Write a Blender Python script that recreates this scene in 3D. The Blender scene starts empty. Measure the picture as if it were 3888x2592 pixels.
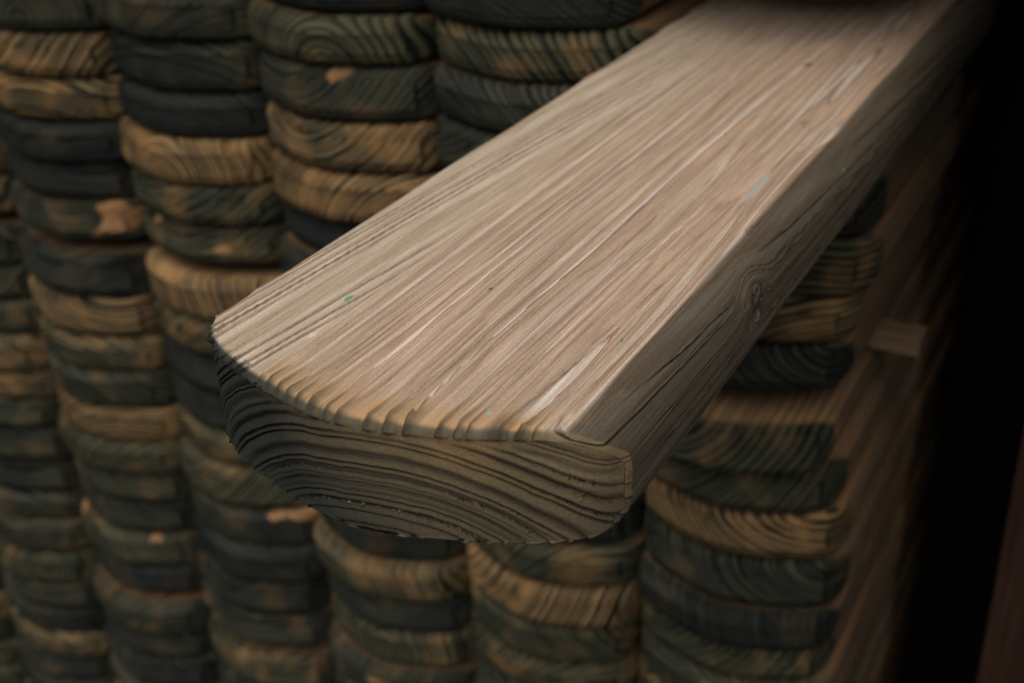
import bpy, math, random
import numpy as np
from mathutils import Matrix, Vector

random.seed(7)
rng = np.random.default_rng(11)
S = 0.1883                    # one unit of the survey (camera height over the jutting plank) in metres
CAMZ = 6.4 * S                # camera height over the yard
scene = bpy.context.scene
col = scene.collection
def W3(x, y, z): return Vector((x * S, y * S, CAMZ + z * S))

# ------------------------------------------------------------------ node helpers
class NT:
    def __init__(s, mat):
        mat.use_nodes = True
        s.t = mat.node_tree; s.t.nodes.clear()
    def n(s, kind, **kw):
        nd = s.t.nodes.new(kind)
        for k, v in kw.items(): setattr(nd, k, v)
        return nd
    def put(s, sock, v):
        if v is None: return
        if hasattr(v, 'is_output'): s.t.links.new(v, sock)
        else:
            if isinstance(v, (tuple, list)) and sock.type == 'RGBA' and len(v) == 3: v = tuple(v) + (1,)
            sock.default_value = v
    def m(s, op, a, b=None, c=None, clamp=False):
        nd = s.n('ShaderNodeMath', operation=op, use_clamp=clamp)
        s.put(nd.inputs[0], a); s.put(nd.inputs[1], b); s.put(nd.inputs[2], c)
        return nd.outputs[0]
    def v(s, op, a, b=None):
        nd = s.n('ShaderNodeVectorMath', operation=op)
        s.put(nd.inputs[0], a); s.put(nd.inputs[1], b)
        return nd.outputs['Value'] if op in ('LENGTH', 'DOT_PRODUCT', 'DISTANCE') else nd.outputs[0]
    def xyz(s, x, y, z):
        nd = s.n('ShaderNodeCombineXYZ')
        for i, q in enumerate((x, y, z)): s.put(nd.inputs[i], q)
        return nd.outputs[0]
    def sep(s, vec):
        nd = s.n('ShaderNodeSeparateXYZ'); s.put(nd.inputs[0], vec); return nd.outputs
    def noise(s, vec, scale=1, detail=2, rough=.5, dim='3D', w=None):
        nd = s.n('ShaderNodeTexNoise', noise_dimensions=dim)
        if dim != '1D': s.put(nd.inputs['Vector'], vec)
        if w is not None: s.put(nd.inputs['W'], w)
        nd.inputs['Scale'].default_value = scale; nd.inputs['Detail'].default_value = detail
        nd.inputs['Roughness'].default_value = rough
        return nd.outputs[0], nd.outputs[1]
    def step(s, x, a, b):
        nd = s.n('ShaderNodeMapRange', interpolation_type='SMOOTHSTEP')
        s.put(nd.inputs[0], x); s.put(nd.inputs[1], a); s.put(nd.inputs[2], b)
        return nd.outputs[0]
    def mix(s, f, a, b, mode='MIX'):
        nd = s.n('ShaderNodeMix', data_type='RGBA', blend_type=mode)
        s.put(nd.inputs[0], f); s.put(nd.inputs[6], a); s.put(nd.inputs[7], b)
        return nd.outputs[2]
    def attr(s, name, kind='GEOMETRY'):
        return s.n('ShaderNodeAttribute', attribute_type=kind, attribute_name=name).outputs

# ------------------------------------------------------------------ the timber, one solid texture through the whole plank
def plank_material(name, jut=False):
    mat = bpy.data.materials.new(name)
    mat.displacement_method = 'BOTH'
    t = NT(mat); m = t.m
    P = t.n('ShaderNodeTexCoord').outputs['Object']
    ra = t.sep(t.attr('ring_a', 'OBJECT')['Vector'])       # pith x, pith z, ring width
    rb = t.sep(t.attr('ring_b', 'OBJECT')['Vector'])       # pith drift x, pith drift z, seed
    tn = t.sep(t.attr('tone', 'OBJECT')['Vector'])         # tan 0..1, stripe strength, heart patches
    cut = t.attr('cut')['Fac']                             # 1 on the sawn end, 0 on the planed faces
    edge = t.attr('edge')['Fac']                           # 1 at the arris of the end, fading along the faces
    relief = t.attr('relief')['Fac']                       # metres of weathered relief
    seed = rb[2]
    sv = t.xyz(seed, m('MULTIPLY', seed, 1.7), m('MULTIPLY', seed, 2.3))
    Ps = t.v('ADD', P, sv)
    x, y, z = t.sep(P)[:3]
    # slow warp of the rings
    w1 = t.noise(t.v('MULTIPLY', Ps, (22, 1.5, 22)), 1, 2, .5)[1]
    w2 = t.noise(t.v('MULTIPLY', Ps, (120, 11, 120)), 1, 2, .55)[1]
    w1 = t.v('SUBTRACT', w1, (.5, .5, .5)); w2 = t.v('SUBTRACT', w2, (.5, .5, .5))
    wx1, _, wz1 = t.sep(w1)[:3]; wx2, _, wz2 = t.sep(w2)[:3]
    if jut:
        # weathered top: long ridges of hard wood running out in slender tongues
        gx = t.noise(t.v('MULTIPLY', Ps, (30, 5, 30)), 1, 1, .5)[0]
        gn = t.noise(t.v('MULTIPLY', Ps, (95, 4.2, 16)), 1, 1.5, .5)[0]
        gl = t.noise(t.v('MULTIPLY', Ps, (60, 3.0, 16)), 1, 1.5, .5)[0]
        right = t.step(m('MULTIPLY_ADD', m('SUBTRACT', gx, .5), .05, x), .014, .042)
        xg = m('MULTIPLY_ADD', m('SUBTRACT', gx, .5), .004, x)
        g = m('ADD', m('DIVIDE', m('MAXIMUM', xg, 0), .040 * S), m('DIVIDE', m('MINIMUM', xg, 0), .026 * S))
        g = m('MULTIPLY_ADD', m('SUBTRACT', gl, .5), 1.8, g)
        g = m('MULTIPLY_ADD', m('SUBTRACT', gn, .5), m('MULTIPLY_ADD', right, 3.9, .5), g)
        g = m('ADD', g, 60)
        gf = m('FRACT', g)
        gw = t.n('ShaderNodeTexWhiteNoise', noise_dimensions='1D'); t.put(gw.inputs['W'], m('FLOOR', g))
        gr = gw.outputs['Value']
        onface = m('SUBTRACT', 1, cut)
        topm = m('MULTIPLY', t.step(z, .915 * .205 * S, .955 * .205 * S), m('SUBTRACT', 1, t.step(x, .335 * S, .36 * S)))
        # towards both long edges the rings themselves come up steeply through the top
        mid_x = t.step(m('MULTIPLY_ADD', m('SUBTRACT', gx, .5), .01, x), -.22 * S, -.15 * S)
        rim_r = m('MULTIPLY', t.step(x, .285 * S, .325 * S), t.step(edge, .35, .85))
        mid_x = m('MULTIPLY', mid_x, m('SUBTRACT', 1, rim_r))
        topm = m('MULTIPLY', topm, mid_x)
    a1, a2 = (.0034, .0011) if jut else (.0045, .0011)
    qx = m('SUBTRACT', m('SUBTRACT', x, ra[0]), m('MULTIPLY', rb[0], y))
    qz = m('SUBTRACT', m('SUBTRACT', z, ra[1]), m('MULTIPLY', rb[1], y))
    qx = m('ADD', qx, m('MULTIPLY_ADD', wx1, a1, m('MULTIPLY', wx2, a2)))
    qz = m('ADD', qz, m('MULTIPLY_ADD', wz1, a1, m('MULTIPLY', wz2, a2)))
    R = m('SQRT', m('ADD', m('MULTIPLY', qx, qx), m('MULTIPLY', qz, qz)))
    knot = None
    if jut:                                                # a branch running out from the pith through the right side
        o = Vector((.10 * S, 0, -.28 * S)); k = Vector((.395 * S, KNOT_Y * S, .125 * S))
        o.y = k.y - .02
        u = (k - o).normalized()
        d = t.v('SUBTRACT', P, tuple(o))
        al = t.v('DOT_PRODUCT', d, tuple(u))
        perp = t.v('SUBTRACT', d, t.v('MULTIPLY', t.xyz(al, al, al), tuple(u)))
        perp = t.v('MULTIPLY', perp, (1, .55, 1))
        kd = m('ADD', t.v('LENGTH', perp), m('MULTIPLY', wx2, .002))
        knot = kd
        swell = m('MULTIPLY', m('POWER', 2.718, m('MULTIPLY', m('MULTIPLY', kd, kd), -1 / (.006 ** 2))), .0095)
        R = m('SUBTRACT', R, m('MULTIPLY', swell, t.step(al, 0, .03)))
    rn = t.noise(None, 1, 2, .6, '1D', m('MULTIPLY_ADD', R, 95, seed))[0]
    Rw = m('MULTIPLY_ADD', m('SUBTRACT', rn, .5), .013 if jut else .006, R)
    ph = m('DIVIDE', Rw, ra[2])
    f = m('FRACT', ph)
    rid = m('FLOOR', ph)
    wn = t.n('ShaderNodeTexWhiteNoise', noise_dimensions='1D'); t.put(wn.inputs['W'], m('ADD', rid, seed))
    rr = wn.outputs['Value']
    late = m('MULTIPLY', t.step(f, .68 if jut else .30, .93 if jut else .72), m('SUBTRACT', 1, t.step(f, .955, 1.0)))
    line = m('MULTIPLY', t.step(f, .80, .95), m('SUBTRACT', 1, t.step(f, .965, 1.0)))
    lead = m('SUBTRACT', 1, t.step(f, 0, .16))             # the first soft wood after a ring
    # fine fibres: along the grain on faces, specks on the end
    fib = t.noise(t.v('MULTIPLY', Ps, (1500, 22, 1500)), 1, 3, .65)[0]
    fib2 = t.noise(t.v('MULTIPLY', Ps, (420, 9, 420)), 1, 3, .6)[0]
    pore = t.noise(Ps, 1900, 2, .6)[0]
    big = t.noise(Ps, 16, 2, .5)[0]
    mid = t.noise(t.v('MULTIPLY', Ps, (55, 8, 55)), 1, 3, .55)[0]
    crumb = t.noise(Ps, 620, 3, .6)[0]

    # ---------------- sawn end
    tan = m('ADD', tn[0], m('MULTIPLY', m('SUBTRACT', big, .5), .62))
    if jut:   # jutting plank's end: slate in the outer rings, browner inwards, rightwards and upwards
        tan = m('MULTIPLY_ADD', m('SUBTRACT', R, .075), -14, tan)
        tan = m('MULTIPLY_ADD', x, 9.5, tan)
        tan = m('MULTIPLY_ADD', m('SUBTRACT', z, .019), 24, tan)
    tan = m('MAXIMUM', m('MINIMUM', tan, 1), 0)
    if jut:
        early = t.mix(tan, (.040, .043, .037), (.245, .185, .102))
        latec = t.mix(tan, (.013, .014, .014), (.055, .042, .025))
    else:
        early = t.mix(t.step(tan, 0, .5), (.024, .029, .027), (.076, .078, .046))
        early = t.mix(t.step(tan, .5, 1), early, (.27, .172, .08))
        latec = t.mix(tan, (.008, .011, .011), (.018, .022, .016))
    stripe = m('MULTIPLY', m('ADD', late, m('MULTIPLY', line, .25)), m('MULTIPLY_ADD', rr, .45, .78))
    stripe = m('MULTIPLY', stripe, tn[1], clamp=True)
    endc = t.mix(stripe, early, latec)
    warm = t.noise(t.v('ADD', Ps, (7, 3, 5)), 30, 2, .5)[0]
    endc = t.mix(m('MULTIPLY', m('MULTIPLY', t.step(warm, .48, .72), tan), .55), endc, (.42, .24, .095))
    pn = t.noise(t.v('ADD', t.v('MULTIPLY', Ps, (24, 8, 36)), (3, 9, 1)), 1, 1, .4)[0]
    th = m('SUBTRACT', .80, m('MULTIPLY', tn[2], .32))
    patch = t.step(pn, th, m('ADD', th, .05))
    endc = t.mix(m('MULTIPLY', patch, m('MULTIPLY_ADD', late, -.35, .95)), endc, (.44, .245, .115))
    endc = t.mix(m('MULTIPLY', m('SUBTRACT', pore, .5), 1.0), endc, (.0, .0, .0)) if False else endc
    endc = t.mix(1.0, endc, t.mix(t.step(pore, .25, .75), (.72, .72, .72), (1.22, 1.2, 1.15)), 'MULTIPLY')
    # dirt in the check lines
    # ---------------- planed faces
    if jut:
        fe = t.mix(t.step(mid, .3, .7), (.40, .305, .22), (.455, .325, .235))
        olive = t.step(m('ADD', x, m('MULTIPLY', m('SUBTRACT', mid, .5), .06)), .01, -.055)
        fe = t.mix(m('MULTIPLY', olive, .65), fe, (.40, .335, .235))
        fl = t.mix(rr, (.62, .56, .50), (.54, .46, .385))
        brown = (.215, .125, .075)
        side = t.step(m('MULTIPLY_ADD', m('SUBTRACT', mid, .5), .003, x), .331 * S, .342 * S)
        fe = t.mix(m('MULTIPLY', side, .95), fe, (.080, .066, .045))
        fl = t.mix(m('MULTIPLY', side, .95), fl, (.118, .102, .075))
    else:
        fe = t.mix(t.step(mid, .3, .7), (.22, .125, .062), (.30, .165, .08))
        fl = t.mix(rr, (.15, .125, .085), (.10, .095, .075))
        brown = (.12, .085, .055)
    lw = m('MULTIPLY', t.step(f, .30, .62), m('SUBTRACT', 1, t.step(f, .93, 1.0)))
    if jut:
        glw = m('MULTIPLY', t.step(gf, .40, .80), m('SUBTRACT', 1, t.step(gf, .93, .985)))
        lerp = lambda a_, b_, q: m('ADD', a_, m('MULTIPLY', m('SUBTRACT', b_, a_), q))
        lw = lerp(lw, glw, topm); frr = lerp(rr, gr, topm)
        ghair = m('MULTIPLY', t.step(gf, .90, .975), m('SUBTRACT', 1, t.step(gf, .985, 1.0)))
        glead = m('SUBTRACT', 1, t.step(gf, 0, .22))
        g2 = m('FRACT', m('MULTIPLY_ADD', g, 2.7, m('MULTIPLY', fib2, 1.6)))
        gfine = m('MULTIPLY', t.step(g2, .55, .9), m('SUBTRACT', 1, t.step(g2, .93, 1.0)))
        gsecond = m('MULTIPLY', t.step(gf, .02, .10), m('SUBTRACT', 1, t.step(gf, .12, .22)))
    if jut:
        hair = m('MULTIPLY', t.step(f, .93, .985), m('SUBTRACT', 1, t.step(f, .99, 1.0)))
        hair = lerp(hair, ghair, topm); flead = lerp(lead, glead, topm)
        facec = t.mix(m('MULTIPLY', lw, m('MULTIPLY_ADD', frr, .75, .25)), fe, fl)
        facec = t.mix(m('MULTIPLY', m('MULTIPLY', gfine, topm), m('SUBTRACT', .50, m('MULTIPLY', lw, .25))), facec, (.24, .155, .10))
        facec = t.mix(m('MULTIPLY', hair, m('MULTIPLY_ADD', frr, .45, .15)), facec, brown)
        facec = t.mix(m('MULTIPLY', flead, m('MULTIPLY_ADD', frr, .45, .1)), facec, (.32, .20, .13))
    else:
        facec = t.mix(m('MULTIPLY', lw, .8), fe, fl)
        facec = t.mix(m('MULTIPLY', patch, .5), facec, (.46, .30, .18))
    facec = t.mix(1.0, facec, t.mix(t.step(fib, .25, .75), (.74, .72, .70), (1.2, 1.2, 1.2)), 'MULTIPLY')
    facec = t.mix(1.0, facec, t.mix(t.step(fib2, .25, .75), (.84, .82, .80), (1.11, 1.11, 1.11)), 'MULTIPLY')
    facec = t.mix(1.0, facec, t.mix(t.step(t.noise(Ps, 1500, 2, .7)[0], .3, .7), (.86, .85, .84), (1.12, 1.12, 1.12)), 'MULTIPLY')
    # honey coloured wood laid bare beside the arris
    eb = t.step(m('ADD', m('MULTIPLY', edge, edge), m('MULTIPLY', m('SUBTRACT', fib2, .5), .8)), .25, .75)
    facec = t.mix(m('MULTIPLY', eb, m('MULTIPLY', m('MULTIPLY_ADD', glw, .45, .5), topm) if jut else m('MULTIPLY_ADD', late, -.5, .85)), facec, (.44, .275, .125) if jut else (.34, .205, .085))
    if jut:
        core = m('SUBTRACT', 1, t.step(knot, .0016, .0026))
        ring = m('MULTIPLY', t.step(knot, .0014, .0024), m('SUBTRACT', 1, t.step(knot, .0030, .0050)))
        on = t.step(x, .34 * S, .37 * S)
        facec = t.mix(m('MULTIPLY', m('MULTIPLY', ring, on), .85), facec, (.045, .03, .022))
        facec = t.mix(m('MULTIPLY', m('MULTIPLY', core, on), .9), facec, (.14, .135, .12))
        # flecks of green marker paint and pale splinters
        vo = t.n('ShaderNodeTexVoronoi', feature='F1'); t.put(vo.inputs['Vector'], t.v('MULTIPLY', P, (1, .55, 1)))
        vo.inputs['Scale'].default_value = 150
        vd = m('ADD', vo.outputs['Distance'], m('MULTIPLY', m('SUBTRACT', crumb, .5), .16))
        vc = t.sep(vo.outputs['Color'])
        fleck = m('MULTIPLY', m('SUBTRACT', 1, t.step(vd, .05, .13)), m('LESS_THAN', vc[0], .045))
        facec = t.mix(m('MULTIPLY', fleck, .8), facec, t.mix(vc[1], (.05, .27, .19), (.35, .50, .48)))
        nick = m('MULTIPLY', m('SUBTRACT', 1, t.step(vd, .04, .09)), m('GREATER_THAN', vc[0], .985))
        facec = t.mix(m('MULTIPLY', nick, .8), facec, (.03, .022, .016))
        smear_n = t.noise(t.v('MULTIPLY', P, (700, 130, 700)), 1, 2, .6)[0]
        def smear(cx, cy, rx, ry, colr, amt, where):
            nonlocal facec
            ex = m('DIVIDE', m('SUBTRACT', x, cx * S), rx * S); ey = m('DIVIDE', m('SUBTRACT', y, cy * S), ry * S)
            e = m('SQRT', m('ADD', m('MULTIPLY', ex, ex), m('MULTIPLY', ey, ey)))
            e = m('ADD', e, m('MULTIPLY', m('SUBTRACT', smear_n, .5), 1.3))
            facec = t.mix(m('MULTIPLY', m('SUBTRACT', 1, t.step(e, .6, 1.1)), amt), facec, colr)
        for q in SMEARS: smear(*q, None)
    if jut:
        notch = m('SUBTRACT', 1, m('MULTIPLY', t.step(gf, .10, .45), m('SUBTRACT', 1, t.step(gf, .82, .97))))
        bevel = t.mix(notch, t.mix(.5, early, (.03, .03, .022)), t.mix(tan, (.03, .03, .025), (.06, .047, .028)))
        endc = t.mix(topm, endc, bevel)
        facec = t.mix(m('MULTIPLY', m('MULTIPLY', t.step(edge, .55, .97), notch), m('MULTIPLY', topm, .75)), facec, (.12, .088, .048))
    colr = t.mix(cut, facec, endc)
    # crumbled latewood edges on the end of the jutting plank
    lineband = m('MULTIPLY', t.step(f, .62, .85), m('SUBTRACT', 1, t.step(f, .93, .99)))
    spk = m('MULTIPLY', t.step(crumb, .56, .70), lineband)
    rough_ring = m('MULTIPLY', spk, t.step(rr, .45, .6))
    if jut:
        low = t.step(m('ADD', z, m('MULTIPLY', x, -.06)), .026, .006)
        rough_ring = m('MULTIPLY', rough_ring, m('MULTIPLY_ADD', low, 1.0, .04))
        colr = t.mix(m('MULTIPLY', m('MULTIPLY', rough_ring, cut), .85), colr, (.30, .22, .135))

    # ---------------- relief
    prof = m('SUBTRACT', m('MULTIPLY', t.step(f, .0 if jut else .05, .40 if jut else .90), m('SUBTRACT', 1, t.step(f, .80, 1.0))), 1.0 if jut else .45)
    if jut: prof = m('MULTIPLY', prof, m('SUBTRACT', 1, m('MULTIPLY', m('MULTIPLY', t.step(z, .78 * .205 * S, .90 * .205 * S), mid_x), .85)))
    prof = m('MULTIPLY', prof, m('MULTIPLY_ADD', rr, .7, .55))
    if jut:
        gp = m('SUBTRACT', m('MULTIPLY', m('DIVIDE', m('ADD', gf, m('MULTIPLY', m('SUBTRACT', fib2, .5), .10)), .72, None, True), m('SUBTRACT', 1, m('DIVIDE', m('SUBTRACT', gf, .90), .10, None, True))), 1.0)
        prof = lerp(prof, m('MULTIPLY', gp, m('MULTIPLY_ADD', gr, .7, .6)), topm)
    hgt = m('MULTIPLY', prof, relief)
    if jut: hgt = m('SUBTRACT', hgt, m('MULTIPLY', m('MULTIPLY', gfine, topm), .00016))
    grit = m('MULTIPLY', m('SUBTRACT', t.mix(cut, fib, crumb), .5), .00018 if jut else .0002)
    hgt = m('ADD', hgt, grit)
    hgt = m('ADD', hgt, m('MULTIPLY', m('MULTIPLY', rough_ring, cut), .0011))
    if jut:
        sc = m('MULTIPLY', m('SUBTRACT', t.noise(t.v('MULTIPLY', Ps, (60, 700, 60)), 1, 2, .6)[0], .5), .00012)
        hgt = m('ADD', hgt, m('MULTIPLY', sc, m('SUBTRACT', 1, cut)))
        hgt = m('SUBTRACT', hgt, m('MULTIPLY', m('MULTIPLY', ring, on), .0007))
    dn = t.n('ShaderNodeDisplacement'); t.put(dn.inputs['Height'], hgt)
    dn.inputs['Midlevel'].default_value = 0; dn.inputs['Scale'].default_value = 1
    b = t.n('ShaderNodeBsdfPrincipled')
    t.put(b.inputs['Base Color'], colr)
    t.put(b.inputs['Roughness'], m('MULTIPLY_ADD', pore, .2, .62))
    b.inputs['Specular IOR Level'].default_value = .14
    out = t.n('ShaderNodeOutputMaterial')
    t.t.links.new(b.outputs[0], out.inputs[0]); t.t.links.new(dn.outputs[0], out.inputs['Displacement'])
    return mat

KNOT_Y = .80
SMEARS = []

# ------------------------------------------------------------------ plank mesh: round-nosed board, curved sawn end
NARC = 8
NOSE = np.array([(0, 0), (.055, .0055), (.105, .0175), (.165, .0365), (.22, .057), (.285, .087), (.315, .106), (.345, .131), (.365, .155), (.379, .186), (.385, .226)])
def nose(xu, half):
    """how far the end falls back (survey units) at distance |x| from the middle"""
    q = np.clip(np.abs(xu) / half * .385, 0, .385)
    xs = np.linspace(0, .385, 200); ys = np.interp(xs, NOSE[:, 0], NOSE[:, 1])
    k = np.hanning(17); k /= k.sum()
    xe = np.concatenate([-xs[::-1][:-1], xs]); ye = np.concatenate([ys[::-1][:-1], ys])
    pad = np.pad(ye, 8, mode='edge'); ye = np.convolve(pad, k, 'valid')
    return np.interp(q, xe, ye)

def plank_mesh(name, w, th, length, nx, nz, stations, radii, re, rel, end_rel, arris_rel, edge_len, re_top=None, low=.35, CUTQ=.62, soak=0):
    """w, th, length, radii (top right, bottom right, bottom left, top left), re in survey units"""
    hw = w / 2
    # cross-section samples: x spaced closer at the long edges
    a = np.linspace(-1, 1, nx); a = np.sign(a) * (1 - (1 - np.abs(a)) ** 1.25)
    b = np.linspace(0, 1, nz)
    rtr, rbr, rbl, rtl = radii
    if re_top is None: re_top = re
    def zlim(xx, inset, itop):
        h = hw - inset
        hi = np.full_like(xx, th - itop); lo = np.full_like(xx, inset)
        for (sx, r, top) in ((1, rtr, 1), (1, rbr, 0), (-1, rbl, 0), (-1, rtl, 1)):
            r = max(r - (itop if top else inset), .001)
            d = np.clip(sx * xx - (h - r), 0, r)
            drop = r - np.sqrt(np.maximum(r * r - d * d, 0))
            if top: hi -= drop
            else: lo += drop
        return lo, hi
    def grid(inset, itop):
        xx = a * (hw - inset); lo, hi = zlim(xx, inset, itop)
        X = np.repeat(xx[:, None], nz, 1); Z = lo[:, None] + (hi - lo)[:, None] * b[None, :]
        return X, Z
    idx = np.arange(nx * nz).reshape(nx, nz)
    per = np.concatenate([idx[:, -1], idx[-1, ::-1][1:], idx[::-1, 0][1:], idx[0, :][1:-1]])   # top L->R, right down, bottom R->L, left up
    X, Z = grid(re, re_top)
    V = [np.stack([X.ravel(), nose(X.ravel(), hw), Z.ravel()], 1)]
    cut = [np.ones(nx * nz)]; edg = [np.ones(nx * nz)]
    # relief grows towards the rim of the end
    rimd = np.minimum(np.minimum(Z, th - Z), 9).ravel()
    rl = [end_rel + (arris_rel - end_rel) * np.exp(-((rimd - re).clip(0) / .02))]
    X0, Z0 = grid(0.0, 0.0)
    topk = lambda zz: low + (1 - low) * np.clip((zz / th - .55) / .35, 0, 1)
    sidek = lambda xx: .25 + .75 * np.clip((hw - np.abs(xx)) / .05, 0, 1)
    topx = lambda xx: .45 + .55 * np.clip((.24 - np.abs(xx - .03)) / .06, 0, 1) if soak == 0 else 1.0
    cornerk = lambda xx, zz: 1 - .4 * np.clip((xx - .30) / .05, 0, 1) * np.clip((zz / th - .55) / .15, 0, 1) if soak == 0 else 1.0
    lowk = lambda zz: .4 + .6 * np.clip(zz / .04, 0, 1)
    rl[0] = (end_rel + (rl[0] - end_rel) * (0 if soak == 0 else topk(Z.ravel()))) * sidek(X.ravel()) * lowk(Z.ravel()) * cornerk(X.ravel(), Z.ravel())
    px0, pz0 = X0.ravel()[per], Z0.ravel()[per]
    pxi, pzi = X.ravel()[per], Z.ravel()[per]
    yb = nose(px0, hw); ybi = nose(pxi, hw)
    K = len(per)
    rel_ = re + (re_top - re) * np.clip((pz0 / th - .55) / .4, 0, 1)
    for q in np.linspace(0, 1, 1 + NARC)[1:]:
        ang = q * math.pi / 2
        s_, c_ = math.sin(ang), 1 - math.cos(ang)
        xx = pxi + (px0 - pxi) * s_; zz = pzi + (pz0 - pzi) * s_
        yy = ybi + (yb - ybi) * s_ + rel_ * c_
        V.append(np.stack([xx, yy, zz], 1))
        cq = CUTQ + (.955 - CUTQ) * (1 - np.clip((pz0 / th - .6) / .3, 0, 1))
        cut.append(np.ones(K) if CUTQ > 1 else np.clip(1 - (q - cq) / (.98 - cq), 0, 1)); edg.append(np.ones(K)); rl.append((end_rel + (arris_rel - end_rel) * topk(pz0) * topx(px0) * (q ** .7 if soak == 0 else 1)) * sidek(pxi) * lowk(pz0) * cornerk(px0, pz0))
    for sdist in stations:
        # the first stretch follows the curve of the end, further back the stations straighten out
        yy = yb + rel_ + sdist
        blend = min(1, sdist / .35); yy = yy * (1 - blend) + (rel_ + .2 + sdist) * blend if sdist > 0 else yy
        yy = np.maximum(yy, yb + rel_ + sdist * .5)
        V.append(np.stack([px0, yy, pz0], 1))
        e = np.exp(-sdist / edge_len)
        cut.append(np.full(K, np.exp(-sdist / soak) if soak else 0.)); edg.append(np.full(K, e)); rl.append(rel + (arris_rel * topk(pz0) * topx(px0) * sidek(pxi) - rel) * np.exp(-sdist / (edge_len * .9)))
    nl = NARC + len(stations)
    F = []
    q = np.stack([idx[:-1, :-1], idx[1:, :-1], idx[1:, 1:], idx[:-1, 1:]], -1).reshape(-1, 4)
    F.append(q)
    base = nx * nz
    loops = [per] + [base + i * K + np.arange(K) for i in range(nl)]
    for i in range(nl):
        A, B = loops[i], loops[i + 1]; A2, B2 = np.roll(A, -1), np.roll(B, -1)
        F.append(np.stack([A, A2, B2, B], 1)[:, ::-1])
    V = np.concatenate(V) * S; F = np.concatenate(F)
    me = bpy.data.meshes.new(name)
    me.vertices.add(len(V)); me.vertices.foreach_set('co', V.astype(np.float32).ravel())
    nf = len(F); last = loops[-1]
    tot = nf * 4 + len(last)
    me.loops.add(tot); me.polygons.add(nf + 1)
    me.loops.foreach_set('vertex_index', np.concatenate([F.ravel(), last[::-1]]).astype(np.int32))
    st = np.arange(nf + 1, dtype=np.int32) * 4
    me.polygons.foreach_set('loop_start', st)
    me.polygons.foreach_set('use_smooth', np.ones(nf + 1, dtype=bool))
    me.update(calc_edges=True); me.validate()
    for nm, arr in (('cut', cut), ('edge', edg), ('relief', rl)):
        v = np.concatenate(arr).astype(np.float32)
        if nm == 'relief': v = v * S
        at = me.attributes.new(nm, 'FLOAT', 'POINT'); at.data.foreach_set('value', v)
    return me

def tag(o, label, cat, group=None, kind=None):
    if label: o['label'] = label
    if cat: o['category'] = cat
    if group: o['group'] = group
    if kind: o['kind'] = kind
    return o
def link(name, me, mat, loc, rot=(0, 0, 0), parent=None):
    o = bpy.data.objects.new(name, me); col.objects.link(o)
    if mat is not None and not me.materials: me.materials.append(mat)
    o.location = loc; o.rotation_euler = rot
    if parent: o.parent = parent
    return o

# ------------------------------------------------------------------ the jutting plank
XC, Y0 = -1.0415, 1.2665
SMEARS += [(.285, 1.14, .007, .11, (.36, .47, .49), .6), (-.215, .345, .006, .016, (.04, .25, .17), .8), (.005, .48, .005, .009, (.04, .03, .02), .8),
           (-.19, .20, .006, .012, (.66, .58, .48), .7), (.30, .40, .004, .006, (.03, .20, .17), .8), (.12, 2.05, .010, .02, (.06, .04, .03), .9)]
wood_jut = plank_material('weathered_plank_wood', True)
st = list(np.concatenate([np.linspace(.004, .12, 34), np.geomspace(.125, 3.2, 190), [5, 8]]))
jm = plank_mesh('jutting_plank', .803, .205, 8, 330, 150, st, (.105, .032, .03, .016), .004, .0046, .0070, .0155, .09, .014, .0)
jut = link('plank', jm, wood_jut, W3(XC, Y0, -1.205))
jut['ring_a'] = (.05 * S, -.28 * S, .0185 * S); jut['ring_b'] = (.02, -.040, 3.3); jut['tone'] = (.26, 1.0, -.6)
tag(jut, 'pale weathered plank jutting far out of the stack with a grooved rounded end', 'plank')

# the dead knot on its right side, a plug of its own
import bmesh
bm = bmesh.new(); bmesh.ops.create_uvsphere(bm, u_segments=32, v_segments=20, radius=1)
for v in bm.verts:
    wob = 1 + .10 * math.sin(3 * math.atan2(v.co.z, v.co.y) + .6)
    v.co = Vector((v.co.x * .0010, v.co.y * .0022 * wob, v.co.z * .0043 * wob))
for f in bm.faces: f.smooth = True
km = bpy.data.meshes.new('knot'); bm.to_mesh(km); bm.free()
kmat = bpy.data.materials.new('knot_wood'); t = NT(kmat)
P = t.n('ShaderNodeTexCoord').outputs['Object']
kr = t.v('LENGTH', t.v('MULTIPLY', P, (0, 1 / .0022, 1 / .0043)))
kn = t.noise(P, 900, 3, .6)[0]
kc = t.mix(t.step(t.m('ADD', kr, t.m('MULTIPLY', t.m('SUBTRACT', kn, .5), .5)), .45, .85), (.135, .13, .115), (.028, .019, .015))
b = t.n('ShaderNodeBsdfPrincipled'); t.put(b.inputs['Base Color'], kc); b.inputs['Roughness'].default_value = .6
bp = t.n('ShaderNodeBump'); bp.inputs['Distance'].default_value = .0006; t.put(bp.inputs['Height'], kn); t.t.links.new(bp.outputs[0], b.inputs['Normal'])
out = t.n('ShaderNodeOutputMaterial'); t.t.links.new(b.outputs[0], out.inputs[0])
kno = link('knot', km, kmat, (.4005 * S, KNOT_Y * S, .125 * S), (math.radians(-14), 0, 0), jut)
kno['label'] = 'dark dead knot with a grey middle'

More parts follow.
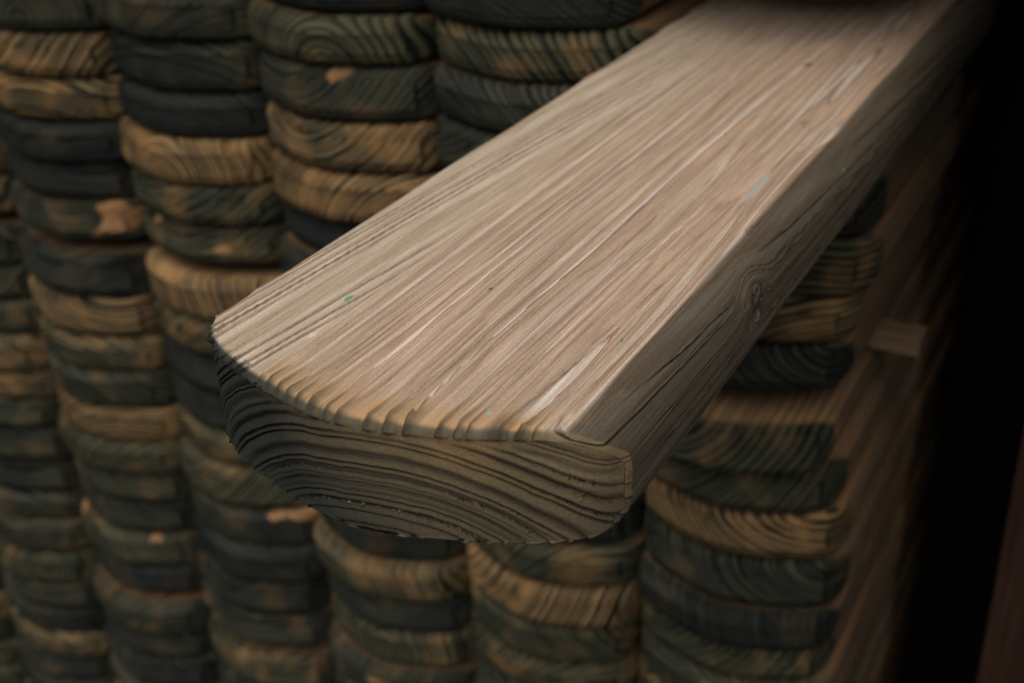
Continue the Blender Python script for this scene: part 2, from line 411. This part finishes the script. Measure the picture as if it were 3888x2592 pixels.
# ------------------------------------------------------------------ the stack behind
wood = plank_material('treated_plank_wood')
EDGE_X = {'Z': -5.69, 'A': -4.92, 'B': -4.15, 'C': -3.385, 'D': -2.622, 'E': -1.858, 'F': -1.092}
LEAN = {'Z': (-.07, .10), 'A': (-.07, .10), 'B': (-.05, .10), 'C': (-.02, .035), 'D': (-.02, .02), 'E': (0, .01), 'F': (0, 0)}
GAPS = {   # height of the underside of every plank that shows, from the top down (survey units)
 'Z': [-2.07, -2.34, -2.53, -2.72, -2.90, -3.08, -3.26, -3.45, -3.64, -3.83, -4.02, -4.23, -4.42, -4.61, -4.79, -4.98],
 'A': [-1.385, -1.56, -1.735, -1.913, -2.097, -2.35, -2.534, -2.716, -2.911, -3.077, -3.247, -3.451, -3.651, -3.82, -4.017, -4.241, -4.416, -4.602, -4.765, -4.95],
 'B': [-1.184, -1.371, -1.549, -1.730, -1.904, -2.078, -2.342, -2.543, -2.711, -2.907, -3.100, -3.277, -3.469, -3.657, -3.853, -4.030, -4.288, -4.46, -4.65],
 'C': [-1.158, -1.357, -1.533, -1.722, -1.892, -2.068, -2.320, -2.490, -2.681, -2.872, -3.049, -3.253, -3.454, -3.658, -3.842, -4.038, -4.31, -4.50],
 'D': [-1.002, -1.171, -1.372, -1.556, -1.750, -1.915, -2.085, -2.345, -2.53, -2.72, -2.91, -3.10, -3.290, -3.481, -3.678, -3.883, -4.06, -4.33],
 'E': [-.986, -1.156, -1.319, -1.51, -1.70, -1.89, -2.075, -2.36, -2.55, -2.74, -2.932, -3.122, -3.317, -3.527, -3.70, -3.89, -4.07],
 'F': [-.775, -.985, -1.345, -1.532, -1.735, -1.905, -2.078, -2.350, -2.563, -2.749, -2.951, -3.123, -3.298, -3.48, -3.67, -3.86, -4.05]}
# look of each: tone (s slate, k dark olive, o olive striped, t tan striped, p pale patch), pith position over the plank
LOOK = {
 'Z': 'kokkoskokkskoktk',
 'A': 'kkkstkokttkskokoskok',
 'B': 'kttsspstokTokkpkskko'[:19],
 'C': 'ksSTopToskoopskpok',
 'D': 'koptTskskokkkosopo',
 'E': 'sokskkokokkotoooko',
 'F': 'kkokotktkTkkoptkok'}
PAL = {'s': ((.04, .25), .75, .0), 'S': ((.0, .12), .5, .0), 'k': ((.12, .36), 1.05, .10), 'o': ((.42, .62), 1.25, .20), 't': ((.72, .95), 1.3, .05), 'T': ((.95, 1.1), 1.1, -.1), 'p': ((.2, .4), .85, .48)}
LOOKWORD = {'s': 'slate grey', 'S': 'near black', 'k': 'dark olive', 'o': 'olive brown striped', 't': 'tan striped', 'T': 'light tan striped', 'p': 'pale patched'}
ORD = ['first', 'second', 'third', 'fourth', 'fifth', 'sixth', 'seventh', 'eighth', 'ninth', 'tenth', 'eleventh', 'twelfth', 'thirteenth', 'fourteenth', 'fifteenth', 'sixteenth', 'seventeenth', 'eighteenth', 'nineteenth', 'twentieth', 'twenty-first', 'twenty-second', 'twenty-third', 'twenty-fourth', 'twenty-fifth', 'twenty-sixth', 'twenty-seventh', 'twenty-eighth', 'twenty-ninth']
COLW = {'Z': 'leftmost column', 'A': 'sixth column from the right', 'B': 'fifth column from the right', 'C': 'fourth column from the right', 'D': 'third column from the right', 'E': 'second column from the right', 'F': 'rightmost column'}
GAPROW = {'Z': 0, 'A': 4, 'B': 5, 'C': 5, 'D': 6, 'E': 6, 'F': 6}     # last row above the upper spacer sticks
APEX = 3.28
stack_st = [.006, .014, .024, .04, .065, .1, .16, .25, .4, .6, .9, 1.3, 1.9, 2.7, 4, 6, 9]
def stack_plank(c, k, zb, th, apex=None, dx=0, look='k', proud=False):
    lo, hi = PAL[look][0]
    random = globals()['random'].Random(f'{c}{k}q')
    w = .758 + random.uniform(-.006, .004)
    r = [random.uniform(.05, .068) for _ in range(4)]
    # planks of the right-hand column show their sides, so they carry more stations
    nx_, nz_ = (84, 30)
    me = plank_mesh('plank', w, th, 9, nx_, nz_, stack_st, r, .030 if proud else .050, .0035, .0035, .020 if proud else .012, .12 if proud else .03, None, .2, .6 if proud else 1.5, 0.001 if proud else .022)
    ztop, zbot = -.8, -4.4
    f = (zb - zbot) / (ztop - zbot)
    X = EDGE_X[c] + LEAN[c][0] * (1 - f) + LEAN[c][1] * f + dx + random.uniform(-.012, .012)
    Y = (apex if apex is not None else APEX + random.uniform(-.03, .03))
    o = link('plank', me, wood, W3(X, Y, zb), (random.uniform(-.001, .001), random.uniform(-.010, .010), random.uniform(-.004, .004)))
    px = random.uniform(-.5, .5); pz = random.choice([random.uniform(-.55, -.12), random.uniform(-.5, -.1), random.uniform(-.02, .2), random.uniform(.32, .75), random.uniform(.3, .7)])
    o['ring_a'] = (px * S, pz * S, (random.uniform(.020, .030) if look in 'tTo' else random.uniform(.015, .023)) * S)
    o['ring_b'] = (random.uniform(-.03, .03), random.uniform(-.03, .03), random.uniform(0, 50))
    o['tone'] = (random.uniform(lo, hi), PAL[look][1] * random.uniform(.85, 1.1), PAL[look][2] + random.uniform(-.1, .1))
    if proud:
        o['ring_a'] = (-.16 * S, .30 * S, .030 * S); o['ring_b'] = (0, .0, 12.5); o['tone'] = (.42, 1.0, 0)
    return o
for c in 'ZABCDEF':
    zs = list(GAPS[c])
    seen = len(zs)
    while zs[-1] > -5.95: zs.append(zs[-1] - .19)
    extra = 0
    while zs[0] < -.12: zs.insert(0, zs[0] + .19); extra += 1      # up to the underside of the added roof
    for n_, zg in enumerate(zs):
        k = n_ - extra
        top_of = zs[n_ - 1] if n_ else zg + .19
        th = min(.196, max(.160, top_of - zg - .008))
        if c == 'F' and k == 1: th = .19
        lk = LOOK[c][k % len(LOOK[c])]
        if c == 'F' and k == 1: continue
        apex = None; dx = 0
        if c == 'F' and k == 0: apex = 3.52
        if c == 'E' and k == 0: dx = -.03
        if c == 'F' and k in (5, 6, 7, 8): dx = (-.035, -.06, -.05, -.02)[k - 5]
        if c == 'F' and k == 7: apex = 3.21
        o = stack_plank(c, k, zg + .004, th, apex, dx, lk, c == 'F' and k == 7)
        g = GAPROW[c]
        place = f"{ORD[g - k]} above" if k <= g else f"{ORD[k - g - 1]} below"
        tag(o, f"{LOOKWORD[lk]} plank end, {place} the spacer gap, {COLW[c]}", 'plank', 'stacked planks with rounded ends')

# ------------------------------------------------------------------ box helper, sticks, post, added wall, roof, ground
def box_mesh(name, sx, sy, sz, bevel=.004, sub=1):
    import bmesh
    bm = bmesh.new(); bmesh.ops.create_cube(bm, size=1)
    for v in bm.verts: v.co = Vector((v.co.x * sx, v.co.y * sy, (v.co.z + .5) * sz))
    bmesh.ops.bevel(bm, geom=bm.edges[:], offset=bevel, segments=3, profile=.6, affect='EDGES')
    me = bpy.data.meshes.new(name); bm.to_mesh(me); bm.free()
    for p in me.polygons: p.use_smooth = False
    return me
def sawn_material(name, c1, c2, axis, scale=1.0):
    mat = bpy.data.materials.new(name); t = NT(mat); m = t.m
    P = t.n('ShaderNodeTexCoord').outputs['Object']
    st = {'x': (6, 90, 90), 'y': (90, 6, 90), 'z': (90, 90, 5)}[axis]
    n1 = t.noise(t.v('MULTIPLY', P, tuple(q * scale for q in st)), 1, 4, .6)[0]
    n2 = t.noise(t.v('MULTIPLY', P, tuple(q * 6 * scale for q in st)), 1, 3, .6)[0]
    c = t.mix(t.step(n1, .3, .7), c1, c2)
    c = t.mix(1.0, c, t.mix(t.step(n2, .25, .75), (.75, .74, .72), (1.15, 1.15, 1.15)), 'MULTIPLY')
    b = t.n('ShaderNodeBsdfPrincipled'); t.put(b.inputs['Base Color'], c); b.inputs['Roughness'].default_value = .85
    b.inputs['Specular IOR Level'].default_value = .05
    bp = t.n('ShaderNodeBump'); bp.inputs['Strength'].default_value = .5; bp.inputs['Distance'].default_value = .001
    t.put(bp.inputs['Height'], m('ADD', n1, n2)); t.t.links.new(bp.outputs[0], b.inputs['Normal'])
    out = t.n('ShaderNodeOutputMaterial'); t.t.links.new(b.outputs[0], out.inputs[0])
    return mat
stick_mat = sawn_material('sawn_stick_wood', (.19, .125, .075), (.28, .185, .115), 'x')
xl, xr = -5.4, -.62
for zz, yy, lab in ((-2.150, 3.955, 'small brown spacer stick poking out of the stack beside its sixth column, upper one'),
                    (-4.125, 4.05, 'brown spacer stick poking out at the foot of the stack near the dark gap')):
    o = link('spacer_stick', box_mesh('spacer_stick', (xr - xl) * S,   .11 * S, .070 * S, .0012), stick_mat, W3((xl + xr) / 2, yy, zz), (0, 0, 0))
    tag(o, lab, 'spacer stick', 'spacer sticks between the plank layers')

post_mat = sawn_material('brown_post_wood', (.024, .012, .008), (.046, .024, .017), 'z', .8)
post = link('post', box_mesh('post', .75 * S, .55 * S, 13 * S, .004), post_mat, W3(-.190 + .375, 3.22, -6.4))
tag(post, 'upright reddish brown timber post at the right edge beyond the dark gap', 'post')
blackout_mat = sawn_material('blackout', (.002, .002, .0015), (.004, .0035, .003), 'z', .5)  # near-black, so the shade of the gap is in the colour itself
panel = link('gap_blackout', box_mesh('gap_blackout', .60 * S, 12 * S, 13 * S, .002), blackout_mat, W3(-.31, 10.62, -6.4))  # added black panel that closes the gap in place of its deep shade
tag(panel, 'added black wall filling the dark gap between the plank stack and the reddish post', 'panel')
blocker = link('light_blocker', box_mesh('light_blocker', 14 * S, 14 * S, .4 * S, .01), blackout_mat, W3(-3.5, 10.05, .30))  # unseen, added to keep light off the gap and the plank's far end
tag(blocker, 'added unseen dark roof covering the plank stack', 'blocker')

gm = bpy.data.materials.new('yard_gravel'); t = NT(gm)
P = t.n('ShaderNodeTexCoord').outputs['Object']
g1 = t.noise(P, 60, 5, .65)[0]
b = t.n('ShaderNodeBsdfPrincipled'); t.put(b.inputs['Base Color'], t.mix(t.step(g1, .3, .7), (.014, .013, .012), (.03, .028, .025)))
b.inputs['Roughness'].default_value = .9
bp = t.n('ShaderNodeBump'); bp.inputs['Distance'].default_value = .01; t.put(bp.inputs['Height'], g1); t.t.links.new(bp.outputs[0], b.inputs['Normal'])
out = t.n('ShaderNodeOutputMaterial'); t.t.links.new(b.outputs[0], out.inputs[0])
me = bpy.data.meshes.new('ground'); me.from_pydata([(-200, -200, 0), (200, -200, 0), (200, 200, 0), (-200, 200, 0)], [], [(0, 1, 2, 3)])
tag(link('ground', me, gm, (0, 0, 0)), None, None, None, 'structure')

# ------------------------------------------------------------------ light
w = bpy.data.worlds.new('World'); scene.world = w; w.use_nodes = True
nt = w.node_tree; nt.nodes.clear()
sky = nt.nodes.new('ShaderNodeTexSky'); sky.sky_type = 'NISHITA'; sky.sun_disc = False
EL, AZ = math.radians(65), math.radians(171)     # AZ clockwise from +Y
sky.sun_elevation = EL; sky.sun_rotation = AZ; sky.dust_density = 6; sky.air_density = 1.2; sky.ozone_density = 1
bg = nt.nodes.new('ShaderNodeBackground'); bg.inputs['Strength'].default_value = .047
wo = nt.nodes.new('ShaderNodeOutputWorld')
nt.links.new(sky.outputs[0], bg.inputs[0]); nt.links.new(bg.outputs[0], wo.inputs[0])
sl = bpy.data.lights.new('sun', 'SUN'); sl.energy = 2.1; sl.angle = math.radians(75); sl.color = (1, .95, .88)
so = bpy.data.objects.new('sun', sl); col.objects.link(so)
dirv = Vector((math.sin(AZ) * math.cos(EL), math.cos(AZ) * math.cos(EL), math.sin(EL)))
so.rotation_euler = dirv.to_track_quat('Z', 'Y').to_euler(); so.location = (0, 0, 6)

# ------------------------------------------------------------------ camera
F_, Wd, Hd = 2850., 2352., 1568.
down = Vector((225, 5216, F_)).normalized(); vb = Vector((1784, -1634, F_))
Yc = (vb - down * vb.dot(down)).normalized(); Zc = -down; Xc = Yc.cross(Zc)
def toworld(c): return Vector((Xc.dot(c), Yc.dot(c), Zc.dot(c)))
r_, u_, k_ = toworld(Vector((1, 0, 0))), toworld(Vector((0, -1, 0))), toworld(Vector((0, 0, -1)))
M = Matrix(((r_.x, u_.x, k_.x, 0), (r_.y, u_.y, k_.y, 0), (r_.z, u_.z, k_.z, CAMZ), (0, 0, 0, 1)))
cam = bpy.data.cameras.new('camera'); cam.sensor_width = 36; cam.lens = F_ / Wd * 36
cam.clip_start = .02; cam.clip_end = 1000
cam.dof.use_dof = True; cam.dof.focus_distance = 2.12 * S; cam.dof.aperture_fstop = 9.5; cam.dof.aperture_blades = 7
co = bpy.data.objects.new('camera', cam); col.objects.link(co); co.matrix_world = M
scene.camera = co
scene.view_settings.view_transform = 'Standard'; scene.view_settings.look = 'None'
scene.view_settings.exposure = .24; scene.view_settings.gamma = 1; scene.view_settings.use_curve_mapping = False
scene.cycles.use_denoising = True
scene.cycles.max_bounces = 6
